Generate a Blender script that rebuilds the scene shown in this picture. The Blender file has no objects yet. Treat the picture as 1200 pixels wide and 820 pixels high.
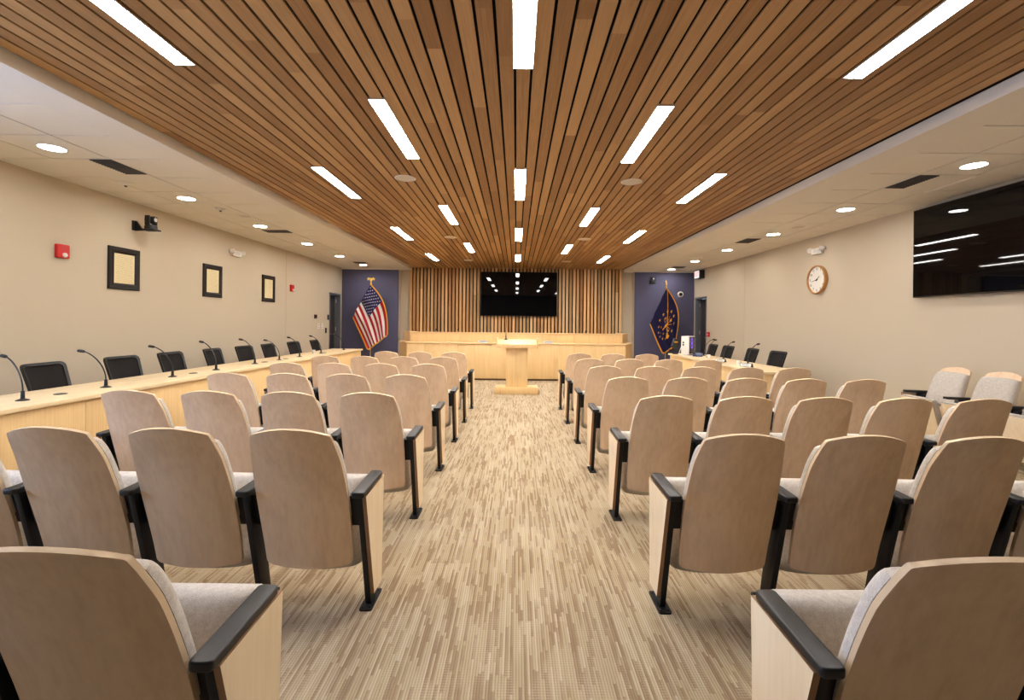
import bpy, bmesh, math, random
from math import sin, cos, pi, sqrt, radians
from mathutils import Vector, Matrix
random.seed(7)
C = bpy.context.scene.collection

# ------------------------------------------------------------------ helpers
def lin(c):
    c = c / 255.0
    return c / 12.92 if c <= 0.04045 else ((c + 0.055) / 1.055) ** 2.4
def rgb(r, g, b):
    return (lin(r), lin(g), lin(b), 1.0)

class MB:
    """collects boxes, prisms, tubes, lathes and grids; build() links them as ONE mesh object"""
    def __init__(self):
        self.v = []; self.f = []; self.m = []
    def add(self, vs, fs, m=0, M=None):
        b = len(self.v)
        for p in vs:
            p = Vector(p)
            self.v.append(M @ p if M else p)
        for f in fs:
            self.f.append([b + i for i in f]); self.m.append(m)
        return self
    def box(self, x0, x1, y0, y1, z0, z1, m=0, M=None):
        vs = [(x0,y0,z0),(x1,y0,z0),(x1,y1,z0),(x0,y1,z0),(x0,y0,z1),(x1,y0,z1),(x1,y1,z1),(x0,y1,z1)]
        fs = [(0,3,2,1),(4,5,6,7),(0,1,5,4),(1,2,6,5),(2,3,7,6),(3,0,4,7)]
        return self.add(vs, fs, m, M)
    def prism(self, pts, a0, a1, axis='z', m=0, M=None, mside=None):
        n = len(pts)
        def P(p, a):
            if axis == 'z': return (p[0], p[1], a)
            if axis == 'x': return (a, p[0], p[1])
            return (p[0], a, p[1])
        vs = [P(p, a0) for p in pts] + [P(p, a1) for p in pts]
        self.add(vs, [list(range(n))[::-1], list(range(n, 2*n))], m, M)
        return self.add(vs, [(i, (i+1) % n, n+(i+1) % n, n+i) for i in range(n)], m if mside is None else mside, M)
    def tube(self, pts, r, seg=10, m=0, M=None, cap=True):
        pts = [Vector(p) for p in pts]
        rs = r if isinstance(r, (list, tuple)) else [r]*len(pts)
        vs = []; fs = []
        up = None
        for i, p in enumerate(pts):
            t = (pts[min(i+1, len(pts)-1)] - pts[max(i-1, 0)]).normalized()
            if up is None:
                up = Vector((1,0,0)) if abs(t.x) < .8 else Vector((0,1,0))
            n = (up - t*up.dot(t)).normalized(); b = t.cross(n); up = n
            for k in range(seg):
                a = 2*pi*k/seg
                vs.append(p + (n*cos(a) + b*sin(a))*rs[i])
        for i in range(len(pts)-1):
            for k in range(seg):
                fs.append((i*seg+k, i*seg+(k+1) % seg, (i+1)*seg+(k+1) % seg, (i+1)*seg+k))
        if cap:
            fs.append(list(range(seg))[::-1]); fs.append([(len(pts)-1)*seg+k for k in range(seg)])
        return self.add(vs, fs, m, M)
    def lathe(self, prof, seg=24, m=0, M=None):
        vs = []; fs = []
        for (r, z) in prof:
            for k in range(seg):
                a = 2*pi*k/seg
                vs.append((r*cos(a), r*sin(a), z))
        for i in range(len(prof)-1):
            for k in range(seg):
                fs.append((i*seg+k, i*seg+(k+1) % seg, (i+1)*seg+(k+1) % seg, (i+1)*seg+k))
        fs.append(list(range(seg))[::-1]); fs.append([(len(prof)-1)*seg+k for k in range(seg)])
        return self.add(vs, fs, m, M)
    def mesh(self, name, mats, bevel=0, seg=2, smooth=35):
        me = bpy.data.meshes.new(name)
        me.from_pydata([tuple(p) for p in self.v], [], self.f)
        for mt in (mats if isinstance(mats, (list, tuple)) else [mats]):
            me.materials.append(mt)
        me.polygons.foreach_set('material_index', self.m)
        bm = bmesh.new(); bm.from_mesh(me)
        bmesh.ops.remove_doubles(bm, verts=bm.verts, dist=1e-6)
        bmesh.ops.recalc_face_normals(bm, faces=bm.faces)
        if bevel:
            ed = [e for e in bm.edges if len(e.link_faces) == 2 and e.calc_face_angle(0) > radians(30)]
            bmesh.ops.bevel(bm, geom=ed, offset=bevel, segments=seg, profile=.5, affect='EDGES', clamp_overlap=True, material=-1)
        bm.to_mesh(me); bm.free()
        if smooth:
            me.polygons.foreach_set('use_smooth', [True]*len(me.polygons))
            me.set_sharp_from_angle(angle=radians(smooth))
        return me
    def build(self, name, mats, parent=None, bevel=0, seg=2, smooth=35, loc=None):
        o = bpy.data.objects.new(name, self.mesh(name, mats, bevel, seg, smooth))
        C.objects.link(o)
        if parent: o.parent = parent
        if loc: o.location = loc
        return o

def tag(o, label, cat, group=None):
    o['label'] = label; o['category'] = cat
    if group: o['group'] = group
    return o
def thing(name, label, cat, loc=(0,0,0), rotz=0, group=None):
    o = bpy.data.objects.new(name, None); C.objects.link(o)
    o.empty_display_size = .1
    o.location = loc; o.rotation_euler = (0,0,rotz)
    return tag(o, label, cat, group)
def struct(o):
    o['kind'] = 'structure'; return o
def part(mesh, name, parent, M=None):
    o = bpy.data.objects.new(name, mesh); C.objects.link(o); o.parent = parent
    if M is not None: o.matrix_local = M
    return o
KIDS = {}
def copy_tree(src, kids, parent=None):
    c = src.copy(); C.objects.link(c)
    if parent: c.parent = parent
    for ch in kids.get(src.name, ()):
        copy_tree(ch, kids, c)
    return c
def kids_of(root):
    d = {}
    st = [root]
    while st:
        o = st.pop()
        k = list(o.children); d[o.name] = k; st += k
    return d

# ------------------------------------------------------------------ materials
def newmat(name, col=(.8,.8,.8,1), rough=.5, spec=.5, metal=0):
    m = bpy.data.materials.new(name); m.use_nodes = True
    b = m.node_tree.nodes['Principled BSDF']
    b.inputs['Base Color'].default_value = col
    b.inputs['Roughness'].default_value = rough
    b.inputs['Specular IOR Level'].default_value = spec
    b.inputs['Metallic'].default_value = metal
    return m
class NT:
    def __init__(self, m):
        self.t = m.node_tree; self.b = self.t.nodes['Principled BSDF']
    def n(self, typ, **kw):
        x = self.t.nodes.new(typ)
        for k, v in kw.items(): setattr(x, k, v)
        return x
    def l(self, a, b): self.t.links.new(a, b)
    def math(self, op, a, b=None, c=None):
        x = self.n('ShaderNodeMath', operation=op)
        for i, v in enumerate((a, b, c)):
            if v is None: continue
            if isinstance(v, (int, float)): x.inputs[i].default_value = v
            else: self.l(v, x.inputs[i])
        return x.outputs[0]
    def comb(self, x, y, z=0.0):
        c = self.n('ShaderNodeCombineXYZ')
        for i, v in enumerate((x, y, z)):
            if isinstance(v, (int, float)): c.inputs[i].default_value = v
            else: self.l(v, c.inputs[i])
        return c.outputs[0]
    def noise(self, vec, scale=1, detail=2, rough=.5, dist=0):
        x = self.n('ShaderNodeTexNoise')
        x.inputs['Scale'].default_value = scale; x.inputs['Detail'].default_value = detail
        x.inputs['Roughness'].default_value = rough; x.inputs['Distortion'].default_value = dist
        self.l(vec, x.inputs['Vector']); return x.outputs[0]
    def ramp(self, fac, stops):
        r = self.n('ShaderNodeValToRGB'); cr = r.color_ramp
        while len(cr.elements) < len(stops): cr.elements.new(.5)
        for e, (p, c) in zip(cr.elements, stops): e.position = p; e.color = c
        self.l(fac, r.inputs[0]); return r.outputs[0]
    def smooth(self, fac, a, b):
        r = self.n('ShaderNodeMapRange', interpolation_type='SMOOTHSTEP')
        r.inputs[1].default_value = a; r.inputs[2].default_value = b
        self.l(fac, r.inputs[0]); return r.outputs[0]
    def mix(self, fac, a, b, mode='MIX'):
        x = self.n('ShaderNodeMix', data_type='RGBA', blend_type=mode)
        if isinstance(fac, (int, float)): x.inputs[0].default_value = fac
        else: self.l(fac, x.inputs[0])
        for i, v in ((6, a), (7, b)):
            if isinstance(v, tuple): x.inputs[i].default_value = v
            else: self.l(v, x.inputs[i])
        return x.outputs[2]
    def obj(self):
        return self.n('ShaderNodeTexCoord').outputs['Object']
    def sep(self, v):
        s = self.n('ShaderNodeSeparateXYZ'); self.l(v, s.inputs[0]); return s.outputs
    def bump(self, h, strength=.2, dist=.002):
        b = self.n('ShaderNodeBump'); b.inputs['Strength'].default_value = strength; b.inputs['Distance'].default_value = dist
        self.l(h, b.inputs['Height']); self.l(b.outputs[0], self.b.inputs['Normal'])

def wood(name, light, dark, grain=(60, 60, 2.2), rough=.4, figure=.5, tone=0.12, spec=.4):
    """veneer: grain is the coordinate scale; the low value runs along the grain"""
    m = newmat(name, light, rough, spec); t = NT(m)
    o = t.obj(); s = t.sep(o)
    r = t.n('ShaderNodeObjectInfo').outputs['Random']
    off = t.math('MULTIPLY', r, 37.0)
    v = t.comb(t.math('MULTIPLY', s[0], grain[0]), t.math('MULTIPLY', s[1], grain[1]),
               t.math('ADD', t.math('MULTIPLY', s[2], grain[2]), off))
    v = t.n('ShaderNodeVectorMath', operation='ADD'); 
    t.l(t.comb(t.math('MULTIPLY', s[0], grain[0]), t.math('MULTIPLY', s[1], grain[1]), t.math('MULTIPLY', s[2], grain[2])), v.inputs[0])
    t.l(t.comb(off, off, off), v.inputs[1]); v = v.outputs[0]
    fine = t.noise(v, 1.6, 4, .6)
    v2 = t.n('ShaderNodeVectorMath', operation='SCALE'); t.l(v, v2.inputs[0]); v2.inputs['Scale'].default_value = .17
    fig = t.noise(v2.outputs[0], 1, 3, .5, 1.2)
    f = t.math('ADD', t.math('MULTIPLY', fine, 1-figure), t.math('MULTIPLY', fig, figure))
    col = t.mix(t.smooth(f, .33, .68), light, dark)
    hs = t.n('ShaderNodeHueSaturation')
    t.l(col, hs.inputs['Color'])
    t.l(t.math('ADD', t.math('MULTIPLY', r, tone*1.6), 1 - tone), hs.inputs['Value'])
    t.l(hs.outputs[0], t.b.inputs['Base Color'])
    return m

M = {}
M['maple'] = wood('chair maple veneer', rgb(240,213,179), rgb(223,192,156), (26,26,2.4), .40, .55, .07)
M['ply'] = newmat('plywood edge', rgb(216,190,154), .5)
M['ply_dark'] = newmat('plywood edge dark', rgb(150,112,76), .5)
M['panel'] = wood('end panel maple', rgb(238,218,184), rgb(228,204,166), (26,26,2.4), .45, .5, .05)
M['desk'] = wood('desk maple', rgb(228,196,144), rgb(216,182,128), (60,60,1.0), .42, .2, .008)
M['desk_top'] = wood('desk top maple', rgb(234,212,172), rgb(222,196,152), (60,2.0,60), .4, .3, .02)
M['desk_topx'] = wood('dais top maple', rgb(220,188,138), rgb(204,170,120), (2.0,60,60), .4, .3, .02)
M['black'] = newmat('black plastic', rgb(34,33,33), .42, .4)
M['blackm'] = newmat('black powder coat', rgb(18,17,17), .5, .35)
M['armb'] = newmat('charcoal armrest', rgb(30,29,29), .42, .4)
M['meshb'] = newmat('black mesh fabric', rgb(36,33,32), .8, .2)
M['white'] = newmat('white plastic', rgb(232,228,220), .4)
M['chrome'] = newmat('brushed metal', rgb(190,190,192), .3, .5, 1)
M['red'] = newmat('red plastic', rgb(200,30,30), .35)
M['clear'] = newmat('clear strobe lens', rgb(225,225,225), .08)
M['gold'] = newmat('gold', rgb(224,186,96), .3, .5, .6)
M['goldf'] = newmat('gold fringe', rgb(230,160,30), .7)
M['grille'] = newmat('dark grille', rgb(70,66,62), .6)
M['greyframe'] = newmat('grey hollow metal', rgb(96,98,104), .45)
M['dark'] = newmat('dark opening', rgb(28,26,26), .7)
M['doorleaf'] = newmat('dark door leaf', rgb(58,52,50), .5)
M['clockwood'] = wood('clock rim wood', rgb(196,146,86), rgb(164,112,58), (30,30,6), .4, .5, .02)
M['frame'] = newmat('espresso frame', rgb(32,23,19), .45, .3)
M['purple'] = newmat('dark glass', rgb(20,14,34), .1)
M['bluestuff'] = newmat('blue phone', rgb(40,60,100), .4)
M['spk'] = newmat('speaker grille', rgb(215,205,190), .7)

# fabric
m = newmat('oatmeal fabric', rgb(204,196,186), .95, .1); t = NT(m)
n1 = t.noise(t.obj(), 420, 2, .6); n2 = t.noise(t.obj(), 60, 3, .6)
t.l(t.mix(t.smooth(t.math('ADD', t.math('MULTIPLY', n1, .6), t.math('MULTIPLY', n2, .4)), .35, .65), rgb(180,171,161), rgb(208,201,192)), t.b.inputs['Base Color'])
t.bump(n1, .25, .002); M['fabric'] = m

# painted walls
def paint(name, col, var=.04, rough=.75):
    m = newmat(name, col, rough, .25); t = NT(m)
    n = t.noise(t.obj(), 90, 3, .6)
    c2 = tuple(x*(1-var) for x in col[:3]) + (1,)
    t.l(t.mix(n, col, c2), t.b.inputs['Base Color'])
    t.bump(n, .05, .001); return m
M['wall'] = paint('beige wall paint', rgb(204,191,169))
M['taupe'] = paint('taupe wall paint', rgb(84,74,64))
M['kick'] = newmat('brown toe kick', rgb(112,80,50), .6)
M['joint'] = newmat('wall joint', rgb(176,164,144), .8)
M['plate'] = newmat('name plate insert', rgb(176,178,182), .4)
M['blue'] = paint('slate blue wall paint', rgb(92,92,119))
M['soffit'] = paint('white soffit paint', rgb(232,225,213), .02)
M['act'] = paint('ceiling tile', rgb(236,229,216), .05, .9)
M['tbar'] = newmat('ceiling grid reveal', rgb(96,86,74), .8)
M['trimw'] = newmat('white trim', rgb(240,232,220), .5)

# wood slats: each board its own tone
def slatmat(name, light, dark, pitch, axis, blen=2.4):
    m = newmat(name, light, .5, .35); t = NT(m); s = t.sep(t.obj())
    across = s[0]; along = s[1] if axis == 'y' else s[2]
    row = t.math('FLOOR', t.math('DIVIDE', t.math('ADD', across, 50*pitch), pitch))
    wn = t.n('ShaderNodeTexWhiteNoise', noise_dimensions='1D'); t.l(row, wn.inputs['W'])
    seg = t.math('FLOOR', t.math('ADD', t.math('DIVIDE', along, blen), t.math('MULTIPLY', wn.outputs[0], 7.0)))
    wn2 = t.n('ShaderNodeTexWhiteNoise', noise_dimensions='2D'); t.l(t.comb(row, seg), wn2.inputs['Vector'])
    tone = wn2.outputs[0]
    vec = t.comb(t.math('ADD', t.math('MULTIPLY', across, 90), t.math('MULTIPLY', tone, 50)), t.math('MULTIPLY', along, 2.5), t.math('MULTIPLY', tone, 9))
    g = t.noise(vec, 1, 4, .6, .4)
    f = t.math('ADD', t.math('MULTIPLY', g, .55), t.math('MULTIPLY', tone, .45))
    t.l(t.mix(t.smooth(f, .2, .8), light, dark), t.b.inputs['Base Color'])
    return m
PITCH = 0.1145
M['slat'] = slatmat('ceiling slat wood', rgb(190,148,98), rgb(146,104,62), PITCH, 'y')
M['slatw'] = slatmat('wall slat wood', rgb(230,188,134), rgb(164,118,72), PITCH, 'z', 9.0)
M['slatback'] = newmat('black slat backing', rgb(20,17,15), .9, .1)

# carpet
m = newmat('striped carpet', rgb(180,160,135), .97, .05); t = NT(m); s = t.sep(t.obj())
def wn2(a, b, seed):
    x = t.n('ShaderNodeTexWhiteNoise', noise_dimensions='3D'); t.l(t.comb(a, b, seed), x.inputs['Vector']); return x.outputs[0]
def layer(w, L, seed):
    """random yarn blocks: columns w wide, broken into lengths about L"""
    c = t.math('FLOOR', t.math('DIVIDE', s[0], w))
    k = t.math('FLOOR', t.math('ADD', t.math('DIVIDE', s[1], L), t.math('MULTIPLY', wn2(c, 0.0, seed), 13.0)))
    return wn2(c, k, seed+3.0)
tx = t.math('FLOOR', t.math('DIVIDE', s[0], .25))
ty = t.math('FLOOR', t.math('ADD', t.math('DIVIDE', s[1], 1.0), t.math('MULTIPLY', wn2(tx, 0.0, 40.0), 4.0)))
tone = wn2(tx, ty, 44.0)
dens = t.noise(t.comb(t.math('MULTIPLY', s[0], 9), t.math('MULTIPLY', s[1], 3.2), t.math('MULTIPLY', tone, 30.0)), 1, 2, .5)
p1, p2, p3 = layer(.0115, .26, 1.0), layer(.0115, .15, 11.0), layer(.0115, .42, 21.0)
brown = t.math('ADD', t.smooth(t.math('ADD', p1, t.math('MULTIPLY', dens, .30)), .92, 1.02), t.math('MULTIPLY', t.smooth(t.math('ADD', p2, t.math('MULTIPLY', dens, .30)), .94, 1.04), .8))
light = t.smooth(t.math('SUBTRACT', p3, t.math('MULTIPLY', dens, .35)), .50, .66)
yarn = t.math('ADD', t.math('MULTIPLY', t.math('SINE', t.math('MULTIPLY', s[0], 2*pi/.0115)), .5), .5)
cr = t.math('ADD', t.math('MULTIPLY', t.math('SINE', t.math('MULTIPLY', s[1], 2*pi/.013)), .5), .5)
gr = t.noise(t.obj(), 260, 2, .65)
col = t.mix(tone, rgb(174,155,122), rgb(184,166,134))
col = t.mix(t.math('MULTIPLY', light, .50), col, rgb(206,190,165))
col = t.mix(t.math('MINIMUM', t.math('MULTIPLY', brown, .70), .78), col, rgb(120,88,54))
col = t.mix(t.math('MULTIPLY', yarn, .46), col, rgb(98,76,54))
col = t.mix(t.math('MULTIPLY', t.math('MULTIPLY', cr, t.smooth(dens, .60, .42)), .26), col, rgb(204,188,162))
col = t.mix(.16, col, t.mix(gr, rgb(70,54,40), rgb(226,214,196)))
t.l(col, t.b.inputs['Base Color']); t.bump(t.math('ADD', t.math('MULTIPLY', yarn, -1.0), t.math('MULTIPLY', gr, .8)), .4, .003)
M['carpet'] = m

# parchment with faint handwriting lines
m = newmat('parchment', rgb(226,210,166), .6); t = NT(m); s = t.sep(t.obj())
w = t.math('SINE', t.math('MULTIPLY', s[2], 330.0))
ns = t.noise(t.comb(t.math('MULTIPLY', s[1], 90), t.math('MULTIPLY', s[2], 40), 0.0), 1, 3, .7)
inside = t.math('MULTIPLY', t.math('LESS_THAN', t.math('ABSOLUTE', s[1]), .14), t.math('LESS_THAN', t.math('ABSOLUTE', s[2]), .19))
ink = t.math('MULTIPLY', t.math('MULTIPLY', t.smooth(w, .2, .8), t.smooth(ns, .42, .55)), inside)
t.l(t.mix(t.math('MULTIPLY', ink, .55), rgb(228,213,170), rgb(140,116,76)), t.b.inputs['Base Color']); M['parch'] = m

# black screens
M['screen'] = newmat('tv screen glass', rgb(8,8,9), .025, .28)
M['bezel'] = newmat('tv bezel', rgb(20,20,21), .35)

def emit(name, col, strength):
    m = bpy.data.materials.new(name); m.use_nodes = True
    nt = m.node_tree; nt.nodes.clear()
    e = nt.nodes.new('ShaderNodeEmission'); e.inputs[0].default_value = col; e.inputs[1].default_value = strength
    o = nt.nodes.new('ShaderNodeOutputMaterial'); nt.links.new(e.outputs[0], o.inputs[0]); return m
M['strip'] = emit('led strip diffuser', (1.0, .955, .90, 1), 60)
M['down'] = emit('downlight lens', (1.0, .95, .885, 1), 80)
M['exitglow'] = emit('exit sign face', (1.0, .93, .9, 1), .9)
M['exitred'] = emit('exit sign letters', (1.0, .05, .05, 1), .9)
M['rgbfan'] = emit('purple case light', (.25, .1, 1.0, 1), 1.2)
M['green'] = emit('green status light', (.1, 1, .4, 1), 1.5)

# ------------------------------------------------------------------ room dimensions
XL, XR, YF, YB = -5.48, 5.57, 14.95, -.4
ZC, ZW = 3.06, 3.148            # tile/soffit level, wood level
SL, SR = -3.37, 3.47            # soffit faces
FL, FR = -3.72, 3.83            # soffit / tile edges
T = .2

struct(MB().box(XL-T, XR+T, YB-T, YF+T, -.12, 0).build('floor', M['carpet'], smooth=0))
DY0, DY1, DH = 13.50, 14.32, 2.23
def sidewall(name, x0, x1):
    b = MB()
    b.box(x0, x1, YB-T, DY0, 0, 3.4); b.box(x0, x1, DY1, YF+T, 0, 3.4); b.box(x0, x1, DY0, DY1, DH, 3.4)
    return struct(b.build(name, M['wall'], smooth=0))
WY0, WY1, WZ0, WZ1 = .6, 1.95, .85, 2.45
b = MB()
b.box(XL-T, XL, YB-T, WY0, 0, 3.4); b.box(XL-T, XL, WY0, WY1, 0, WZ0); b.box(XL-T, XL, WY0, WY1, WZ1, 3.4); b.box(XL-T, XL, WY1, DY0, 0, 3.4)
b.box(XL-T, XL, DY1, YF+T, 0, 3.4); b.box(XL-T, XL, DY0, DY1, DH, 3.4)
struct(b.build('wall_left', M['wall'], smooth=0))
b = MB()
for y in (WY0, (WY0+WY1)/2-.025, WY1-.05): b.box(XL-.13, XL-.07, y, y+.05, WZ0, WZ1)
for z in (WZ0, WZ1-.05): b.box(XL-.13, XL-.07, WY0, WY1, z, z+.05)
wf = struct(b.build('window_1', M['greyframe'], bevel=.004))
gm = bpy.data.materials.new('window glass'); gm.use_nodes = True; nt = gm.node_tree; nt.nodes.clear()
tr = nt.nodes.new('ShaderNodeBsdfTransparent'); gl = nt.nodes.new('ShaderNodeBsdfGlossy'); gl.inputs['Roughness'].default_value = .02
mx = nt.nodes.new('ShaderNodeMixShader'); mx.inputs[0].default_value = .06; om = nt.nodes.new('ShaderNodeOutputMaterial')
nt.links.new(tr.outputs[0], mx.inputs[1]); nt.links.new(gl.outputs[0], mx.inputs[2]); nt.links.new(mx.outputs[0], om.inputs[0])
MB().box(XL-.103, XL-.097, WY0+.04, WY1-.04, WZ0+.04, WZ1-.04).build('pane', gm, wf, smooth=0)
pl = bpy.data.lights.new('window_portal', 'AREA'); pl.shape = 'RECTANGLE'; pl.size = WZ1-WZ0; pl.size_y = WY1-WY0; pl.cycles.is_portal = True
po = bpy.data.objects.new('window_portal', pl); C.objects.link(po); po.location = (XL-.19, (WY0+WY1)/2, (WZ0+WZ1)/2); po.rotation_euler = (0, -pi/2, 0)
sidewall('wall_right', XR, XR+T)
b = MB(); b.box(XL, XR, YF, YF+T, 0, 3.4); b.box(XL, -3.75, 14.57, YF, 0, ZC); b.box(3.75, XR, 14.57, YF, 0, ZC); struct(b.build('wall_front', M['wall'], smooth=0))
struct(MB().box(XL-T, XR+T, YB-T, YB, 0, 3.4).build('wall_back', M['taupe'], smooth=0))
# blue projecting walls either side of the slats
struct(MB().box(XL, -3.725, 14.45, 14.57, 0, 3.02).build('wall_blue_left', M['blue'], bevel=.006))
struct(MB().box(3.725, XR, 14.45, 14.57, 0, 3.02).build('wall_blue_right', M['blue'], bevel=.006))
struct(MB().box(XL, -3.74, 14.435, 14.57, 3.02, ZC).build('trim_1', M['trimw'], smooth=0))
struct(MB().box(3.74, XR, 14.435, 14.57, 3.02, ZC).build('trim_2', M['trimw'], smooth=0))
# wall panel joints
struct(MB().box(XL, XL+.002, 10.95, 10.956, .1, ZC-.01).build('trim_3', M['joint'], smooth=0))
struct(MB().box(XR-.002, XR, 11.26, 11.266, .1, ZC-.01).build('trim_4', M['joint'], smooth=0))
struct(MB().box(XL, XL+.012, YB, DY0-.06, 0, .1).build('baseboard_left', M['grille'], smooth=0))
struct(MB().box(XR-.012, XR, YB, DY0-.06, 0, .1).build('baseboard_right', M['grille'], smooth=0))

# ceiling: tile fields, soffits, wood slats
struct(MB().box(XL-T, XR+T, YB-T, YF+T, 3.3, 3.4).build('ceiling', M['slatback'], smooth=0))
def tiles(name, xs, yphase, pitch):
    b = MB(); g = .009
    b.box(xs[0], xs[-1], YB, YF, ZC+.012, ZC+.03, 1)
    ys = [YB]; k = math.ceil((YB-yphase)/pitch)
    while yphase + k*pitch < YF:
        y = yphase + k*pitch
        if y > YB + .05: ys.append(y)
        k += 1
    ys.append(YF)
    for i in range(len(xs)-1):
        for j in range(len(ys)-1):
            b.box(xs[i]+(g if i else 0), xs[i+1]-(g if i < len(xs)-2 else 0), ys[j]+g, ys[j+1]-g, ZC, ZC+.02, 0)
    return struct(b.build(name, [M['act'], M['tbar']], smooth=0))
tiles('ceiling_tile_left', [XL, -4.86, -4.25, FL], 4.19, .61)
tiles('ceiling_tile_right', [FR, 4.38, 4.99, XR], 3.79, .61)
struct(MB().box(FL, SL, YB, YF, ZC-.001, 3.3).build('ceiling_soffit_left', M['soffit'], smooth=0))
struct(MB().box(SR, FR, YB, YF, ZC-.001, 3.3).build('ceiling_soffit_right', M['soffit'], smooth=0))
b = MB(); cx0 = .03
k0 = math.ceil((SL+.03-cx0)/PITCH); k1 = math.floor((SR-.03-cx0)/PITCH)
for k in range(k0, k1+1):
    x = cx0 + k*PITCH
    b.box(x-.0475, x+.0475, YB, 14.88, ZW, ZW+.013, 0)
# the material's board index must change in the gaps: offset the mesh origin by half a pitch
oc = b.build('ceiling_wood_slats', M['slat'], smooth=0)
oc.location.x = cx0 - PITCH/2
for v in oc.data.vertices: v.co.x -= cx0 - PITCH/2
struct(oc)
struct(MB().box(SL, SR, YB, YF, ZW+.016, ZW+.03).build('ceiling_backing', M['slatback'], smooth=0))
# slat wall
b = MB(); x = -3.44
n = 0
while cx0 + (n)*PITCH < 3.42: n += 1
for k in range(-40, 40):
    x = cx0 + k*PITCH
    if -3.42 < x < 3.42:
        b.box(x-.037, x+.037, 14.84, 14.90, .0, ZW-.001, 0)
oc = b.build('wall_front_slats', M['slatw'], smooth=0)
oc.location.x = cx0 - PITCH/2
for v in oc.data.vertices: v.co.x -= cx0 - PITCH/2
struct(oc)
struct(MB().box(-3.445, 3.392, 14.90, YF, 0, ZW).build('wall_front_backing', M['slatback'], smooth=0))

# doors
def door(n, side):
    x_in = XL if side < 0 else XR
    d = bpy.data.objects.new('door_%d' % n, None); C.objects.link(d); d['kind'] = 'structure'
    d.location = (x_in, DY0, 0)
    W = DY1 - DY0
    s = side
    b = MB()
    def bx(xa, xb, y0, y1, z0, z1):
        xa, xb = sorted((xa*s, xb*s)); b.box(xa, xb, y0, y1, z0, z1)
    bx(-.012, .21, -.005, .045, 0, DH-.045); bx(-.012, .21, W-.045, W+.005, 0, DH-.045); bx(-.012, .21, -.005, W+.005, DH-.05, DH+.005)
    bx(.12, .15, .045, .06, 0, DH-.05); bx(.12, .15, W-.06, W-.045, 0, DH-.05)
    b.build('frame', M['greyframe'], d, bevel=.004)
    b = MB(); bx(.15, .195, .047, W-.047, .006, DH-.055); leaf = b.build('leaf', M['doorleaf'], d, bevel=.003)
    b = MB(); bx(.06, .15, .14, .16, 1.0, 1.02); bx(.06, .08, .14, .28, 1.0, 1.02); b.build('handle', M['chrome'], leaf, bevel=.004)
    for z in (.25, 1.1, 1.95):
        b = MB(); bx(.10, .155, W-.055, W-.044, z, z+.11); b.build('hinge', M['chrome'], d, bevel=.002)
    return d
door(1, -1); door(2, 1)

# ------------------------------------------------------------------ ceiling lights
def strip_proto():
    r = thing('linear_light', 'x', 'ceiling light')
    L, W = 1.30, .128
    b = MB()
    b.box(-W/2-.006, -W/2, -L/2-.006, L/2+.006, -.006, .02); b.box(W/2, W/2+.006, -L/2-.006, L/2+.006, -.006, .02)
    b.box(-W/2, W/2, -L/2-.006, -L/2, -.006, .02); b.box(-W/2, W/2, L/2, L/2+.006, -.006, .02)
    b.build('frame', M['white'], r, smooth=0)
    MB().box(-W/2, W/2, -L/2, L/2, -.004, .01).build('diffuser', M['strip'], r, smooth=0)
    return r
sp = strip_proto(); KS = kids_of(sp); first = True
outer = [(2.51, 'nearest'), (5.90, 'second'), (9.2, 'third'), (12.5, 'fourth')]
inner = [(4.28, 'nearest'), (7.56, 'second'), (10.85, 'farthest')]
rows = []
for y, w in outer:
    rows.append((-2.29, y, '%s linear light from the camera in the row beside the certificates side soffit' % w))
    rows.append((.03, y, '%s linear light from the camera in the centre row over the aisle' % w))
    rows.append((2.35, y+.08, '%s linear light from the camera in the row beside the clock side soffit' % w))
for y, w in inner:
    rows.append((-1.12, y, '%s linear light between the centre row and the certificates side row' % w))
    rows.append((1.18, y+.06, '%s linear light between the centre row and the clock side row' % w))
for i, (x, y, lab) in enumerate(rows):
    o = sp if i == 0 else copy_tree(sp, KS)
    o.location = (x, y, ZW); tag(o, lab, 'ceiling light', 'linear lights in the slatted ceiling')

def down_proto():
    r = thing('downlight', 'x', 'ceiling light')
    MB().lathe([(.118,.004),(.118,-.004),(.108,-.008),(.100,-.004),(.100,.004)], 32).build('trim_ring', M['white'], r)
    MB().lathe([(.1,.004),(.1,-.003)], 32).build('lens', M['down'], r, smooth=0)
    return r
dp = down_proto(); KD = kids_of(dp)
ordn = ['nearest', 'second', 'third', 'fourth', 'fifth', 'farthest']
i = 0
for side, x, ys in (('certificates', -4.55, [4.5+1.83*k for k in range(6)]), ('clock', 4.67, [4.72+1.84*k for k in range(6)])):
    for k, y in enumerate(ys):
        o = dp if i == 0 else copy_tree(dp, KD); i += 1
        o.location = (x, y, ZC)
        tag(o, '%s round downlight in the tile ceiling above the %s wall' % (ordn[k], side), 'ceiling light', 'round downlights')
for x, y in ((-4.55, 2.67), (4.67, 2.88)):
    o = copy_tree(dp, KD); o.location = (x, y, ZC)
    tag(o, 'round downlight in the tile ceiling beside or behind the camera', 'ceiling light', 'round downlights')

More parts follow.
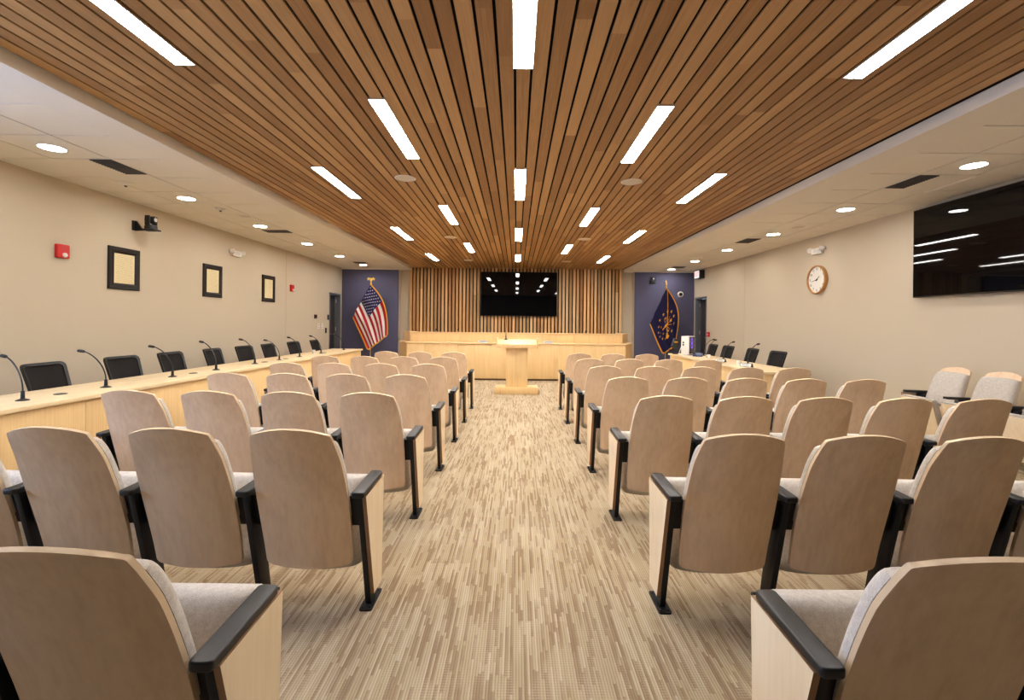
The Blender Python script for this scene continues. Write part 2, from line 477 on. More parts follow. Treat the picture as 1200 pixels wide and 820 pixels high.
# round ceiling speakers
def disc(name, x, y, z, r, label, cat, group, mat):
    o = thing(name, label, cat, (x, y, z), 0, group)
    MB().lathe([(r,.002),(r,-.005),(r-.012,-.009),(r-.014,-.005)], 32).build('rim', M['trimw'], o)
    MB().lathe([(r-.014,.002),(r-.014,-.006)], 32).build('grille', mat, o)
    return o
for k, y in enumerate((5.62, 9.5, 13.0)):
    w = ('nearest', 'middle', 'farthest')[k]
    disc('ceiling_speaker', -1.37, y, ZW, .13, '%s round speaker in the slats on the certificates side of the centre lights' % w, 'ceiling speaker', 'speakers in the slatted ceiling', M['spk'])
    disc('ceiling_speaker', 1.40, y+.05, ZW, .13, '%s round speaker in the slats on the clock side of the centre lights' % w, 'ceiling speaker', 'speakers in the slatted ceiling', M['spk'])
for x, y, lab in ((-4.35, 7.35, 'beige round speaker in the tiles over the framed certificates'), (-4.3, 11.3, 'far round speaker in the tiles nearest the striped flag'),
                  (4.72, 7.75, 'beige round speaker in the tiles near the wall clock'), (4.55, 11.6, 'far round speaker in the tiles nearest the dark blue flag')):
    disc('ceiling_speaker', x, y, ZC, .11, lab, 'ceiling speaker', 'speakers in the tile ceiling', M['spk'])
# smoke detectors / sprinkler
for x, y, lab in ((-4.78, 5.62, 'smoke detector beside the nearest air grille over the certificates wall'), (-4.42, 6.86, 'smoke detector in the tiles between grille and second downlight')):
    o = thing('smoke_detector', lab, 'smoke detector', (x, y, ZC), 0, 'smoke detectors')
    MB().lathe([(.07,.002),(.07,-.012),(.055,-.03),(.03,-.04),(.0,-.04)], 24).build('housing', M['white'], o)
    MB().lathe([(.02,-.038),(.012,-.055),(.0,-.056)], 16).build('sensor', M['grille'], o)
# air grilles
def grille(x0, x1, y0, y1, px0, px1, py0, py1, label):
    o = thing('air_vent', label, 'air vent', ((x0+x1)/2, (y0+y1)/2, ZC), 0, 'air grilles in the tile ceiling')
    cxx, cyy = (x0+x1)/2, (y0+y1)/2
    MB().box(px0-cxx, px1-cxx, py0-cyy, py1-cyy, -.006, .004).build('plate', M['act'], o, smooth=0)
    b = MB(); b.box(x0-cxx, x1-cxx, y0-cyy, y1-cyy, -.009, -.006)
    n = 14
    if (y1-y0) > (x1-x0):
        for k in range(n):
            yy = y0-cyy + (k+.5)*(y1-y0)/n; b.box(x0-cxx, x1-cxx, yy-.006, yy+.006, -.015, -.009, 1)
    else:
        for k in range(n):
            xx = x0-cxx + (k+.5)*(x1-x0)/n; b.box(xx-.006, xx+.006, y0-cyy, y1-cyy, -.015, -.009, 1)
    b.build('louvre', [M['dark'], M['grille']], o, smooth=0)
grille(-4.47, -4.24, 4.80, 5.27, -4.85, -4.24, 4.80, 5.40, 'dark air grille beside the nearest downlight over the certificates wall')
grille(-4.70, -4.24, 8.46, 8.70, -4.85, -4.24, 8.46, 9.05, 'dark air grille behind the third downlight over the certificates wall')
grille(-4.60, -4.26, 12.9, 13.15, -4.85, -4.24, 12.85, 13.35, 'small dark air grille in the ceiling in front of the striped flag')
grille(4.38, 4.60, 5.02, 5.50, 4.38, 4.98, 5.00, 5.60, 'dark air grille beside the big side screen and nearest clock side downlight')
grille(4.39, 4.66, 8.80, 9.28, 4.39, 4.98, 8.70, 9.30, 'dark air grille between the second and third clock side downlights')
grille(4.5, 4.85, 13.2, 13.45, 4.39, 4.98, 13.1, 13.6, 'small dark air grille in the ceiling in front of the dark blue flag')
o = MB().box(-.025, .025, -.30, .30, -.014, .004).build('air_vent_slot', M['trimw'], None, bevel=.006, loc=(5.03, 5.38, ZC))
tag(o, 'thin white slot diffuser in the tiles above the side screen', 'air vent')

# ------------------------------------------------------------------ auditorium chair
def interp(tab, t):
    for (a, va), (b, vb) in zip(tab, tab[1:]):
        if t <= b:
            k = (t-a)/(b-a); return va + (vb-va)*k
    return tab[-1][1]
def smoothtab(pts, n=400):
    """monotone-ish smooth table through points by Catmull-Rom"""
    out = []
    P = [pts[0]] + list(pts) + [pts[-1]]
    for i in range(len(pts)-1):
        p0, p1, p2, p3 = P[i], P[i+1], P[i+2], P[i+3]
        for q in range(24):
            u = q/24.0
            def cr(a, b, c, d): return .5*((2*b)+(-a+c)*u+(2*a-5*b+4*c-d)*u*u+(-a+3*b-3*c+d)*u**3)
            out.append((p1[0]+(p2[0]-p1[0])*u, cr(p0[1], p1[1], p2[1], p3[1])))
    out.append(pts[-1]); return out
YT = smoothtab([(.18,-.095),(.35,-.125),(.50,-.165),(.65,-.212),(.78,-.258),(.90,-.316),(1.0,-.368)])   # depth of the back along its height
WT = smoothtab([(.18,.203),(.30,.207),(.42,.211),(.55,.2115),(.68,.207),(.78,.198),(.86,.184),(.90,.173),(.93,.165)])
ZB, ZT = .226, .900
def shell_pt(s, z, rb=.028, rt=.010):
    w = interp(WT, z)
    d = z - ZB
    if d < rb: w -= rb - sqrt(max(0, rb*rb-(rb-d)**2))
    d = ZT - z
    if d < rt: w -= rt - sqrt(max(0, rt*rt-(rt-d)**2))
    k = (z-ZB)/(ZT-ZB)
    zz = z + .030*(1-s*s)*max(0, (k-.5)/.5)**1.5 - .016*(1-s*s)*max(0, (.5-k)/.5)**1.5
    y = interp(YT, zz) + .016*s*s - .004
    return Vector((w*s, y, zz))
def chair_shell():
    zs = [ZB + .028*(1-cos(pi/2*i/6)) for i in range(6)]
    zs += [ZB+.028 + (ZT-.010-ZB-.028)*i/22 for i in range(23)]
    zs += [ZT-.010 + .010*sin(pi/2*i/4) for i in range(1, 5)]
    S = [sin(pi/2*(-1+2*i/20)) for i in range(21)]
    n = len(zs); b = MB(); th = .015
    vs = [shell_pt(s, z) for z in zs for s in S]
    fr = [p + Vector((0, th, .004)) for p in vs]
    q = lambda i, j: i*21+j
    N = n*21
    fs = []; 
    for i in range(n-1):
        for j in range(20):
            fs.append((q(i,j), q(i,j+1), q(i+1,j+1), q(i+1,j)))
    fs += [tuple(N+a for a in f[::-1]) for f in fs]
    b.add(vs+fr, fs, 0)
    rim = []
    ring = [q(0,j) for j in range(21)] + [q(i,20) for i in range(1,n)] + [q(n-1,j) for j in range(19,-1,-1)] + [q(i,0) for i in range(n-2,0,-1)]
    for a, c in zip(ring, ring[1:]+ring[:1]): rim.append((a, N+a, N+c, c))
    b.add(vs+fr, rim, 1)
    return b.mesh('back_shell', [M['maple'], M['ply']], smooth=40)
def pillow(pf, nf, T, ns=26, nt=30, p=12):
    """pf(s,t) base point, nf(t) outward direction; domed pad with steep rounded sides"""
    S = [sin(pi/2*(-1+2*i/ns)) for i in range(ns+1)]; Tt = [.5+.5*sin(pi/2*(-1+2*i/nt)) for i in range(nt+1)]
    vs = []; q = lambda i, j: i*(ns+1)+j
    for t in Tt:
        for s in S:
            h = max(0, 1-abs(s)**p)**(1/2.4) * max(0, 1-abs(2*t-1)**(p*1.4))**(1/2.4)
            dome = .72 + .28*(1-s*s)*(1-(2*t-1)**2)
            vs.append(pf(s, t) + nf(t)*T*h*dome)
    bk = [pf(s, t) for t in Tt for s in S]
    N = len(vs); fs = []
    for i in range(nt):
        for j in range(ns):
            f = (q(i,j), q(i,j+1), q(i+1,j+1), q(i+1,j)); fs.append(f); fs.append(tuple(N+a for a in f[::-1]))
    return vs+bk, fs
def back_cushion():
    z0, z1 = .47, .852
    def pf(s, t):
        z = z0+(z1-z0)*t
        P = shell_pt(s*1.0, z); P += Vector((0, .0165, .005)); 
        P.z -= .012*(1-s*s)*t
        return P
    b = MB(); vs, fs = pillow(pf, lambda t: Vector((0, .93, .36)), .066)
    b.add(vs, fs, 0); return b.mesh('back_cushion', M['fabric'], smooth=60)
SB, ST = Vector((0, .055, .150)), Vector((0, .175, .578))   # tipped-up seat pan, bottom and top
SN = Vector((0, -(ST.z-SB.z), ST.y-SB.y)).normalized()
def seat_half(t): return .212
def seat_pt(s, t, w=.212, r=.05):
    L = (ST-SB).length; d = t*L; e = (1-t)*L; ww = w
    if d < r: ww -= r - sqrt(max(0, r*r-(r-d)**2))
    rr = .02
    if e < rr: ww -= rr - sqrt(max(0, rr*rr-(rr-e)**2))
    P = SB + (ST-SB)*t
    return Vector((ww*s, P.y, P.z - .018*(1-s*s)*max(0, 1-2*t)))
def seat_cushion():
    b = MB()
    vs, fs = pillow(lambda s, t: seat_pt(s, t), lambda t: SN, .105, p=10)
    b.add(vs, fs, 0); return b.mesh('seat_cushion', M['fabric'], smooth=60)
def seat_pan():
    b = MB(); ns, nt = 16, 20
    S = [-1+2*i/ns for i in range(ns+1)]; Tt = [(1-cos(pi*i/nt))/2 for i in range(nt+1)]
    q = lambda i, j: i*(ns+1)+j
    a = [seat_pt(s, t*.965, .208) + SN*-.001 for t in Tt for s in S]; c = [p - SN*.014 for p in a]; N = len(a); fs = []
    for i in range(nt):
        for j in range(ns):
            f = (q(i,j), q(i,j+1), q(i+1,j+1), q(i+1,j)); fs.append(f); fs.append(tuple(N+k for k in f[::-1]))
    b.add(a+c, fs, 0)
    ring = [q(0,j) for j in range(ns+1)] + [q(i,ns) for i in range(1,nt+1)] + [q(nt,j) for j in range(ns-1,-1,-1)] + [q(i,0) for i in range(nt-1,0,-1)]
    b.add(a+c, [(k, N+k, N+l, l) for k, l in zip(ring, ring[1:]+ring[:1])], 1)
    return b.mesh('seat_pan', [M['panel'], M['ply']], smooth=40)
def round_rect(x0, x1, y0, y1, r, n=5):
    pts = []
    for cx, cy, a0 in ((x1-r, y1-r, 0), (x0+r, y1-r, pi/2), (x0+r, y0+r, pi), (x1-r, y0+r, 1.5*pi)):
        for i in range(n+1):
            a = a0 + pi/2*i/n; pts.append((cx+r*cos(a), cy+r*sin(a)))
    return pts
mesh_shell, mesh_bcush, mesh_scush, mesh_span = chair_shell(), back_cushion(), seat_cushion(), seat_pan()
mesh_arm = MB().prism(round_rect(-.03, .03, -.190, .112, .014), .598, .624, 'z', 0, Matrix.Translation((0,0,.0)) @ Matrix.Rotation(radians(2), 4, 'X')).mesh('armrest', M['armb'], bevel=.006, seg=3)
mesh_leg = MB().prism([(-.178,.590),(-.07,.594),(.045,.006),(-.035,.006)], -.014, .014, 'x').mesh('leg', M['blackm'], bevel=.003)
bb = MB().prism(round_rect(-.031, .031, -.085, .10, .012), 0, .008)
for px, py in ((-.017,-.065),(.017,-.065),(-.017,.08),(.017,.08)):
    bb.lathe([(.007,.007),(.007,.012),(.003,.014)], 8, 0, Matrix.Translation((px,py,0)))
mesh_foot = bb.mesh('foot_plate', M['blackm'])
mesh_endp = MB().prism([(-.185,.590),(.104,.600),(.080,.065),(-.045,.065)], .0145, .0325, 'x', 0, None, 1).mesh('end_panel', [M['panel'], M['ply_dark']], smooth=30)
mesh_brk = MB().prism([(-.150,.580),(-.085,.580),(-.04,.425),(-.110,.425)], -.022, .027, 'x').mesh('hinge_bracket', M['blackm'], bevel=.004)
FLIP = Matrix.Rotation(pi, 4, 'Z')
def make_chair(name, aisle, outer, aisle_side):
    """aisle: this chair carries the end panel on its aisle side; outer: it also carries the far standard.
    aisle_side: +1 when the aisle is at +x"""
    r = bpy.data.objects.new(name, None); C.objects.link(r); r.empty_display_size = .1
    part(mesh_shell, 'back_shell', r); part(mesh_bcush, 'back_cushion', r)
    part(mesh_scush, 'seat_cushion', r); part(mesh_span, 'seat_pan', r)
    for s in (-1, 1): part(mesh_brk, 'hinge_bracket', r, Matrix.Translation((s*.221, 0, 0)) @ Matrix.Scale(s, 4, (1,0,0)))
    sides = [(aisle_side, aisle)] + ([(-aisle_side, True)] if outer else [])
    for s, pan in sides:
        X = Matrix.Translation((s*.265, 0, 0))
        part(mesh_arm, 'armrest', r, X)
        lg = part(mesh_leg, 'leg', r, X); part(mesh_foot, 'foot_plate', lg)
        if pan: part(mesh_endp, 'end_panel', r, X if s > 0 else X @ Matrix.Scale(-1, 4, (1,0,0)))
    return r
ROW = ['first', 'second', 'third', 'fourth', 'fifth', 'sixth', 'seventh']
PROTO = {}
def chair(aisle, outer, side, name='auditorium_chair'):
    k = (aisle, outer, side)
    if k not in PROTO:
        r = make_chair(name, aisle, outer, side); PROTO[k] = (r, kids_of(r)); return r
    return copy_tree(*PROTO[k])
counts = {-1: [1,4,4,4,4,4,3], 1: [1,4,5,5,5,4,3]}
SIDE = {-1: 'certificates side', 1: 'clock side'}
AX = {-1: -.716, 1: .736}
for sd in (-1, 1):
    for k in range(7):
        n = counts[sd][k]
        for i in range(n):
            last = i == n-1
            o = chair(i == 0, last, -sd)
            o.location = (AX[sd] + sd*(.265+.53*i), 1.262 + 1.0455*k, 0)
            seatn = 'aisle seat' if i == 0 else '%s seat from aisle' % ROW[i]
            tag(o, 'tip-up chair on the %s, %s row from camera, %s' % (SIDE[sd], ROW[k], seatn), 'chair', 'auditorium chairs facing the dais')
for i in range(3):
    o = chair(i == 0, i == 2, 1)
    o.rotation_euler = (0, 0, pi/2)
    o.location = (4.87, 5.40-.532*i, 0)
    tag(o, ('tip-up chair against the clock wall, farthest of the three from the side screen', 'middle of three tip-up chairs against the wall under the side screen',
            'tip-up chair against the wall under the side screen, nearest the camera')[i], 'chair', 'auditorium chairs against the clock wall')

# ------------------------------------------------------------------ desks
def desk(name, label, sgn, xf, xb, y0, y1, seams):
    """long bench desk: xf front edge (towards the aisle), xb back edge"""
    r = thing(name, label, 'desk', ((xf+xb)/2, (y0+y1)/2, 0))
    ox, oy = (xf+xb)/2, (y0+y1)/2
    xa, xc = sorted((xf-ox, xb-ox))
    MB().box(xa, xc, y0-oy, y1-oy, .718, .752).build('worktop', M['desk_top'], r, bevel=.004)
    ys = [y0+.03] + list(seams) + [y1-.03]
    f0, f1 = sorted((xf-ox+sgn*.035, xf-ox+sgn*.06))
    for a, c in zip(ys, ys[1:]):
        MB().box(f0, f1, a-oy+.002, c-oy-.002, .07, .717).build('front_panel', M['desk'], r, bevel=.002)
    g0, g1 = sorted((xf-ox+sgn*.07, xf-ox+sgn*.09))
    MB().box(g0, g1, y0-oy+.05, y1-oy-.05, 0, .07).build('toe_kick', M['dark'], r, smooth=0)
    for yy in (y0+.03, y1-.055):
        e0, e1 = sorted((xf-ox+sgn*.0605, xb-ox-sgn*.03))
        MB().box(e0, e1, yy-oy, yy-oy+.025, 0, .717).build('side_panel', M['desk'], r, bevel=.002)
    return r
desk('bench_desk', 'long maple bench desk with microphones along the framed certificates wall', -1, -3.58, -4.28, 1.4, 10.78, [2.05, 3.88, 5.71, 7.54, 9.37])
desk('bench_desk', 'shorter maple bench desk beside the clock wall, white computer on its far end', 1, 3.40, 4.10, 6.38, 10.3, [7.68, 9.0])

# grommets
for k, y in enumerate((3.92, 5.53, 7.1, 7.75, 9.3)):
    o = MB().lathe([(.045,0),(.045,.004),(.036,.006),(.03,.003),(.0,.003)], 24).build('cable_grommet', M['grille'], None, loc=(-3.87, y, .752))
    tag(o, 'dark round cable grommet in the long desk top, %s from the camera' % ('nearest', 'second', 'third', 'fourth', 'farthest')[k], 'grommet', 'cable grommets in the long desk')

# gooseneck microphones
def mic_meshes():
    base = MB().lathe([(.042,0),(.042,.004),(.028,.010),(.014,.016),(.012,.07),(.010,.075),(.0,.076)], 20).mesh('base', M['black'])
    pts = []
    for i in range(15):
        u = i/14
        pts.append((.0 + .19*u**2.0, 0, .07 + .30*u - .035*u**5))
    neck = MB().tube(pts, .0055, 8).mesh('gooseneck', M['black'])
    e = Vector(pts[-1]); d = (Vector(pts[-1])-Vector(pts[-2])).normalized()
    d = (d + Vector((.8,0,-.1))).normalized()
    head = MB().tube([e-d*.008, e, e+d*.02, e+d*.05, e+d*.06], [.006,.012,.0145,.014,.006], 12).mesh('head', M['black'])
    return base, neck, head
mb_, mn_, mh_ = mic_meshes()
def microphone(loc, rot, label, group, sc=1.0):
    r = thing('gooseneck_microphone', label, 'microphone', loc, rot, group)
    part(mb_, 'base', r); part(mn_, 'gooseneck', r); part(mh_, 'head', r); r.scale = (sc, sc, sc)
    return r
for k, y in enumerate((3.6, 4.33, 5.17, 5.92, 6.8, 7.5, 8.2, 9.1, 10.3)):
    w = (ROW+['eighth', 'ninth'])[k]
    microphone((-3.85, y, .7526), pi + (-.25, .1, .15, -.2, -.1, .3, -.15, -.1, .1)[k], '%s gooseneck microphone from the camera on the long desk' % w, 'microphones on the long desk', (1, 1, 1, 1.05, 1.05, .95, 1, 1, 1)[k])
for k, (x, y) in enumerate(((3.74, 7.43), (3.72, 8.26), (3.92, 9.62), (3.84, 9.2))):
    microphone((x, y, .7526), (.35, .3, .1, .5)[k], ('gooseneck microphone beside the nearer name plate on the shorter desk', 'gooseneck microphone beside the farther name plate on the shorter desk',
                'gooseneck microphone next to the white computer, farther of the pair', 'gooseneck microphone next to the white computer, nearer of the pair')[k], 'microphones on the shorter desk', 1.0)

# name plates
def nameplate(x, y, z, rot, label, w=.2, h=.05, dark=False):
    r = thing('name_plate', label, 'name plate', (x, y, z), rot, 'name plates')
    MB().prism([(-.03, 0), (.03, 0), (.004, h), (-.004, h)], -w/2, w/2, 'x').build('holder', M['black'] if dark else M['chrome'], r)
    ang = math.atan2(.026, h)
    X = Matrix.Translation((0, -.0185, h/2)) @ Matrix.Rotation(-ang, 4, 'X')
    b = MB().box(-w/2+.008, w/2-.008, -.0012, .0, -h*.36, h*.36, 0, X)
    b.build('insert', M['white'] if dark else M['plate'], r, smooth=0)
    b = MB(); x0 = -w*.33; random.seed(int(abs(x)*100)); 
    while x0 < w*.33:
        ww = random.uniform(.008, .022); b.box(x0, x0+ww, -.0022, -.0012, -h*.13, h*.13, 0, X); x0 += ww+.006
    b.build('lettering', M['dark'], r, smooth=0)
nameplate(-.82, 11.32, .9026, 0, 'silver name plate on the dais ledge, on the striped flag side of the lectern', .22, .055)
nameplate(.79, 11.32, .9026, 0, 'silver name plate on the dais ledge, on the dark blue flag side of the lectern', .22, .055)
nameplate(3.58, 7.15, .7526, -pi/2+.5, 'black name plate on the shorter desk, nearer the camera', .19, .06, True)
nameplate(3.58, 8.05, .7526, -pi/2+.5, 'black name plate on the shorter desk, nearer the white computer', .19, .06, True)
def cup(x, y, label):
    r = MB().lathe([(.026,0),(.030,.06),(.033,.075),(.030,.075),(.024,.006),(.0,.006)], 20).build('paper_cup', M['white'], None, loc=(x, y, .752))
    tag(r, label, 'cup', 'white paper cups')
cup(-3.95, 9.0, 'small white cup on the far end of the long desk')
cup(3.60, 7.45, 'white cup beside the nearer name plate on the shorter desk')
cup(3.70, 8.85, 'white cup between the microphones and the computer on the shorter desk')

# computer tower on the shorter desk
r = thing('computer_tower', 'white computer tower with dark side window glowing purple on the shorter desk', 'computer', (3.68, 9.86, .752), radians(-38))
MB().box(-.08, .08, -.2, .2, .012, .40).build('case', M['white'], r, bevel=.006)
MB().box(.080, .084, -.17, .18, .03, .385).build('side_window', M['purple'], r, smooth=0)
b = MB()
for z in (.20, .30):
    b.tube([(.0855, -.02+.055*cos(a*pi/8), z+.055*sin(a*pi/8)) for a in range(17)], .006, 6)
b.build('light_ring', M['rgbfan'], r)
b = MB()
for z in (.27, .22): b.lathe([(.016,0),(.016,.03),(.008,.04)], 12, 0, Matrix.Translation((-.03, -.2, z)) @ Matrix.Rotation(pi/2, 4, 'X'))
b.build('connector', M['black'], r)
for sx in (-1, 1): MB().box(sx*.055-.02, sx*.055+.02, -.17, .17, 0, .012).build('foot', M['black'], r)
o = MB().tube([(3.50, 9.72, .95), (3.44, 9.68, .85), (3.42, 9.68, .775), (3.48, 9.66, .762), (3.52, 9.56, .762), (3.60, 9.50, .762)], .007, 8).build('power_cord', M['white'], None)
tag(o, 'pale cable looping down beside the white computer', 'cable')
# equipment on a small stand, screen turned away
r = thing('document_camera', 'black tilted desk device with cables on the far corner of the shorter desk', 'camera', (3.47, 10.05, .752), .4)
MB().lathe([(.06,0),(.06,.012),(.015,.02),(.012,.16),(.0,.16)], 18).build('stand', M['black'], r)
MB().box(-.075, .075, -.03, .03, -.1, .1).build('body', M['black'], r, bevel=.01, loc=(0,0,.22)).rotation_euler = (0, .45, 0)
MB().box(-.05, .05, -.035, -.03, -.02, .01).build('status_panel', M['goldf'], r, loc=(0,0,.27))
r = thing('desk_phone', 'dark blue desk phone in front of the white computer', 'telephone', (3.72, 9.42, .7526), -.5)
MB().prism([(-.1,0),(.1,0),(.1,.07),(-.1,.02)], -.09, .09, 'x').build('base', M['bluestuff'], r, bevel=.006)
MB().tube([(-.065,-.09,.065),(-.065,-.06,.055),(-.065,.06,.085),(-.065,.09,.10)], [.022,.014,.014,.022], 10).build('handset', M['black'], r)

# ------------------------------------------------------------------ task chairs
def task_chair_proto():
    r = thing('task_chair', 'x', 'chair')      # faces +y; back at -y
    X = Matrix.Translation((0, -.20, .52)) @ Matrix.Rotation(radians(17), 4, 'X')
    # back frame: rounded-rectangle ring, gently curved
    W, H = .235, .43
    def outline(inset, n=6):
        return round_rect(-W+inset, W-inset, 0+inset, H-inset, .06-inset*.5, n)
    def P(p, d): 
        x, z = p; k = 1 - .10*(1 - z/H)
        return X @ Vector((x*k, d + .05*(x/W)**2, z))
    o1, o2 = outline(0), outline(.028)
    n = len(o1); vs = []
    for p in o1: vs += [P(p, -.014), P(p, .014)]
    for p in o2: vs += [P(p, -.014), P(p, .014)]
    fs = []
    for i in range(n):
        j = (i+1) % n
        A0, A1, B0, B1 = 2*i, 2*i+1, 2*j, 2*j+1; c0, c1, d0, d1 = 2*n+2*i, 2*n+2*i+1, 2*n+2*j, 2*n+2*j+1
        fs += [(A0,A1,B1,B0), (c0,d0,d1,c1), (A1,c1,d1,B1), (A0,B0,d0,c0)]
    b = MB(); b.add(vs, fs); b.build('backrest_frame', M['black'], r)
    b = MB(); vs = []; fs = []; nx, nz = 12, 10
    for th in (-.004, .004):
        for j in range(nz+1):
            for i in range(nx+1):
                vs.append(P((-W+.02+(2*W-.04)*i/nx, .02+(H-.04)*j/nz), th))
    N = (nx+1)*(nz+1)
    for j in range(nz):
        for i in range(nx):
            a = j*(nx+1)+i; f = (a, a+1, a+nx+2, a+nx+1); fs.append(f); fs.append(tuple(N+q for q in f[::-1]))
    b.add(vs, fs); b.build('mesh_back', M['meshb'], r)
    MB().tube([(0,-.10,.43),(0,-.24,.44),(0,-.27,.52),(0,-.29,.66)], .022, 8).build('back_support', M['black'], r)
    MB().prism(round_rect(-.24, .24, -.20, .25, .09), .43, .49).build('seat', M['meshb'], r, bevel=.02, seg=3)
    MB().lathe([(.03,.09),(.03,.26),(.018,.26),(.018,.44),(.0,.44)], 16).build('gas_column', M['black'], r)
    for k in range(5):
        a = 2*pi*k/5 + .3; d = Vector((cos(a), sin(a), 0))
        MB().tube([d*.02+Vector((0,0,.115)), d*.16+Vector((0,0,.10)), d*.29+Vector((0,0,.075))], [.026,.02,.015], 8).build('leg', M['black'], r)
        cc = d*.29
        Mx = Matrix.Translation((cc.x, cc.y, .03)) @ Matrix.Rotation(a, 4, 'Z') @ Matrix.Rotation(pi/2, 4, 'Y')
        MB().lathe([(.03,-.022),(.03,-.005),(.012,-.004),(.012,.004),(.03,.005),(.03,.022)], 14, 0, Mx).tube([(cc.x,cc.y,.03),(cc.x,cc.y,.08)], .008, 6).build('caster', M['black'], r)
    return r
tc = task_chair_proto(); KT = kids_of(tc); i = 0
for k, y in enumerate((4.72, 5.62, 6.43, 7.33, 8.15, 8.95, 9.95, 11.0)):
    o = tc if i == 0 else copy_tree(tc, KT); i += 1
    o.location = (-4.55, y, 0); o.rotation_euler = (0, 0, -pi/2 + (.06, -.05, .02, .08, -.04, .03, -.06, .05)[k])
    tag(o, '%s black mesh task chair from the camera behind the long desk' % (ROW+['eighth'])[k], 'chair', 'task chairs behind the long desk')
for k, y in enumerate((8.22, 9.13, 10.15, 10.95)):
    o = copy_tree(tc, KT)
    o.location = (4.42, y, 0); o.rotation_euler = (0, 0, pi/2 + (.05, -.06, .04, -.03)[k])
    tag(o, '%s black mesh task chair from the camera behind the shorter desk' % ROW[k], 'chair', 'task chairs behind the shorter desk')

# ------------------------------------------------------------------ dais
dr = thing('dais_desk', 'two tiered maple dais bench in front of the slatted wall', 'desk', (0, 11.6, 0))
def ribbon(path, th, z0, z1, m=0, b=None):
    """vertical board following a plan path, thickness th behind it"""
    b = b or MB()
    pts = [Vector((p[0], p[1]-11.6)) for p in path]; ins = []
    for i, p in enumerate(pts):
        a = (pts[i]-pts[i-1]).normalized() if i else (pts[1]-pts[0]).normalized()
        c = (pts[i+1]-pts[i]).normalized() if i < len(pts)-1 else a
        na, nc = Vector((-a.y, a.x)), Vector((-c.y, c.x)); nn = (na+nc).normalized()
        ins.append(p + nn*th/max(.3, nn.dot(na)))
    poly = [tuple(p) for p in pts] + [tuple(p) for p in ins[::-1]]
    n = len(pts)
    for i in range(n-1):
        q = [tuple(pts[i]), tuple(pts[i+1]), tuple(ins[i+1]), tuple(ins[i])]
        b.prism(q, z0, z1, 'z', m)
    return b
lowp = [(-3.03,12.03),(-2.64,11.13),(2.65,11.13),(3.02,12.03)]
upp = [(-3.05,12.55),(-2.67,11.62),(2.68,11.62),(3.04,12.55)]
def off(path, d):
    (a, b, c, e) = path
    return [(a[0]-d, a[1]), (b[0]-d*.75, b[1]-d), (c[0]+d*.75, c[1]-d), (e[0]+d, e[1])]
seg = [-2.64 + 5.29*i/13 for i in range(14)]
for a, c in zip(seg, seg[1:]):
    MB().box(a+.0006, c-.0006, -.47, -.445, .045, .868).build('front_panel', M['desk'], dr, bevel=.0015)
b = ribbon(lowp[:2], .025, .045, .868); ribbon(lowp[2:], .025, .045, .868, 0, b); b.build('end_panel', M['desk'], dr)
ribbon([(p[0]*.985, p[1]+.05) for p in lowp], .02, 0, .045).build('toe_kick', M['kick'], dr, smooth=0)
ol = off(lowp, .02)
MB().prism([(p[0], p[1]-11.6) for p in ol] + [(p[0]*.99, p[1]-11.6+.02) for p in upp[::-1]], .869, .902).build('lower_ledge', M['desk_topx'], dr, bevel=.003)
seg = [-2.67 + 5.35*i/13 for i in range(14)]
for a, c in zip(seg, seg[1:]):
    MB().box(a+.0006, c-.0006, .02, .045, .902, 1.108).build('upper_panel', M['desk'], dr, bevel=.0015)
b = ribbon(upp[:2], .025, .902, 1.108); ribbon(upp[2:], .025, .902, 1.108, 0, b); b.build('upper_end_panel', M['desk'], dr)
b = ribbon(off(upp, .02), .26, 1.109, 1.142); b.build('upper_ledge', M['desk_topx'], dr)
MB().box(-2.45, 2.45, .09, .95, .72, .75).build('worktop', M['desk_top'], dr, bevel=.003)
for x in (-2.4, -.8, .8, 2.375): MB().box(x, x+.025, .10, .9, 0, .72).build('support', M['desk'], dr)
for k, x in enumerate((-2.21, -1.53, -.70, .085, 1.07, 1.83)):
    microphone((x, 12.42, .7506), -pi/2 if k % 2 else pi/2, 'tip of %s microphone showing above the dais, counted from the striped flag' % ROW[k], 'microphones behind the dais', 1.3)

# lectern
r = thing('lectern', 'maple lectern with open tray top and pedestal in front of the dais', 'lectern', (.02, 9.2, 0))
MB().box(-.42, .42, -.2, .18, 0, .137).build('base', M['desk'], r, bevel=.004)
MB().box(-.213, .213, -.12, .12, .137, .906).build('pedestal', M['desk'], r, bevel=.003)
for s in (-1, 1):
    x0, x1 = sorted((s*.385, s*.415))
    MB().box(x0, x1, -.235, .22, .906, 1.098).build('side_panel', M['desk'], r, bevel=.003)
MB().box(-.385, .385, -.225, -.2, .906, .982).build('front_rim', M['desk'], r, bevel=.003)
MB().box(-.385, .385, .19, .215, .906, 1.092).build('back_rim', M['desk'], r, bevel=.003)
MB().prism([(-.2,.906),(.19,.906),(.19,1.06),(-.2,.965)], -.385, .385, 'x').build('reading_surface', M['desk_topx'], r)
mr = thing('gooseneck_microphone', 'tall thin gooseneck microphone on the lectern', 'microphone', (-.205, 9.33, 1.0585), 0)
MB().lathe([(.03,-.004),(.03,.012),(.012,.02),(.010,.09),(.0,.09)], 16).build('base', M['black'], mr)
MB().tube([(0,0,.08),(0,0,.2),(.004,-.01,.3),(.01,-.04,.4),(.014,-.09,.46)], .006, 8).build('gooseneck', M['black'], mr)
MB().tube([(.014,-.085,.455),(.016,-.10,.468),(.018,-.13,.482)], [.007,.011,.009], 10).build('head', M['black'], mr)

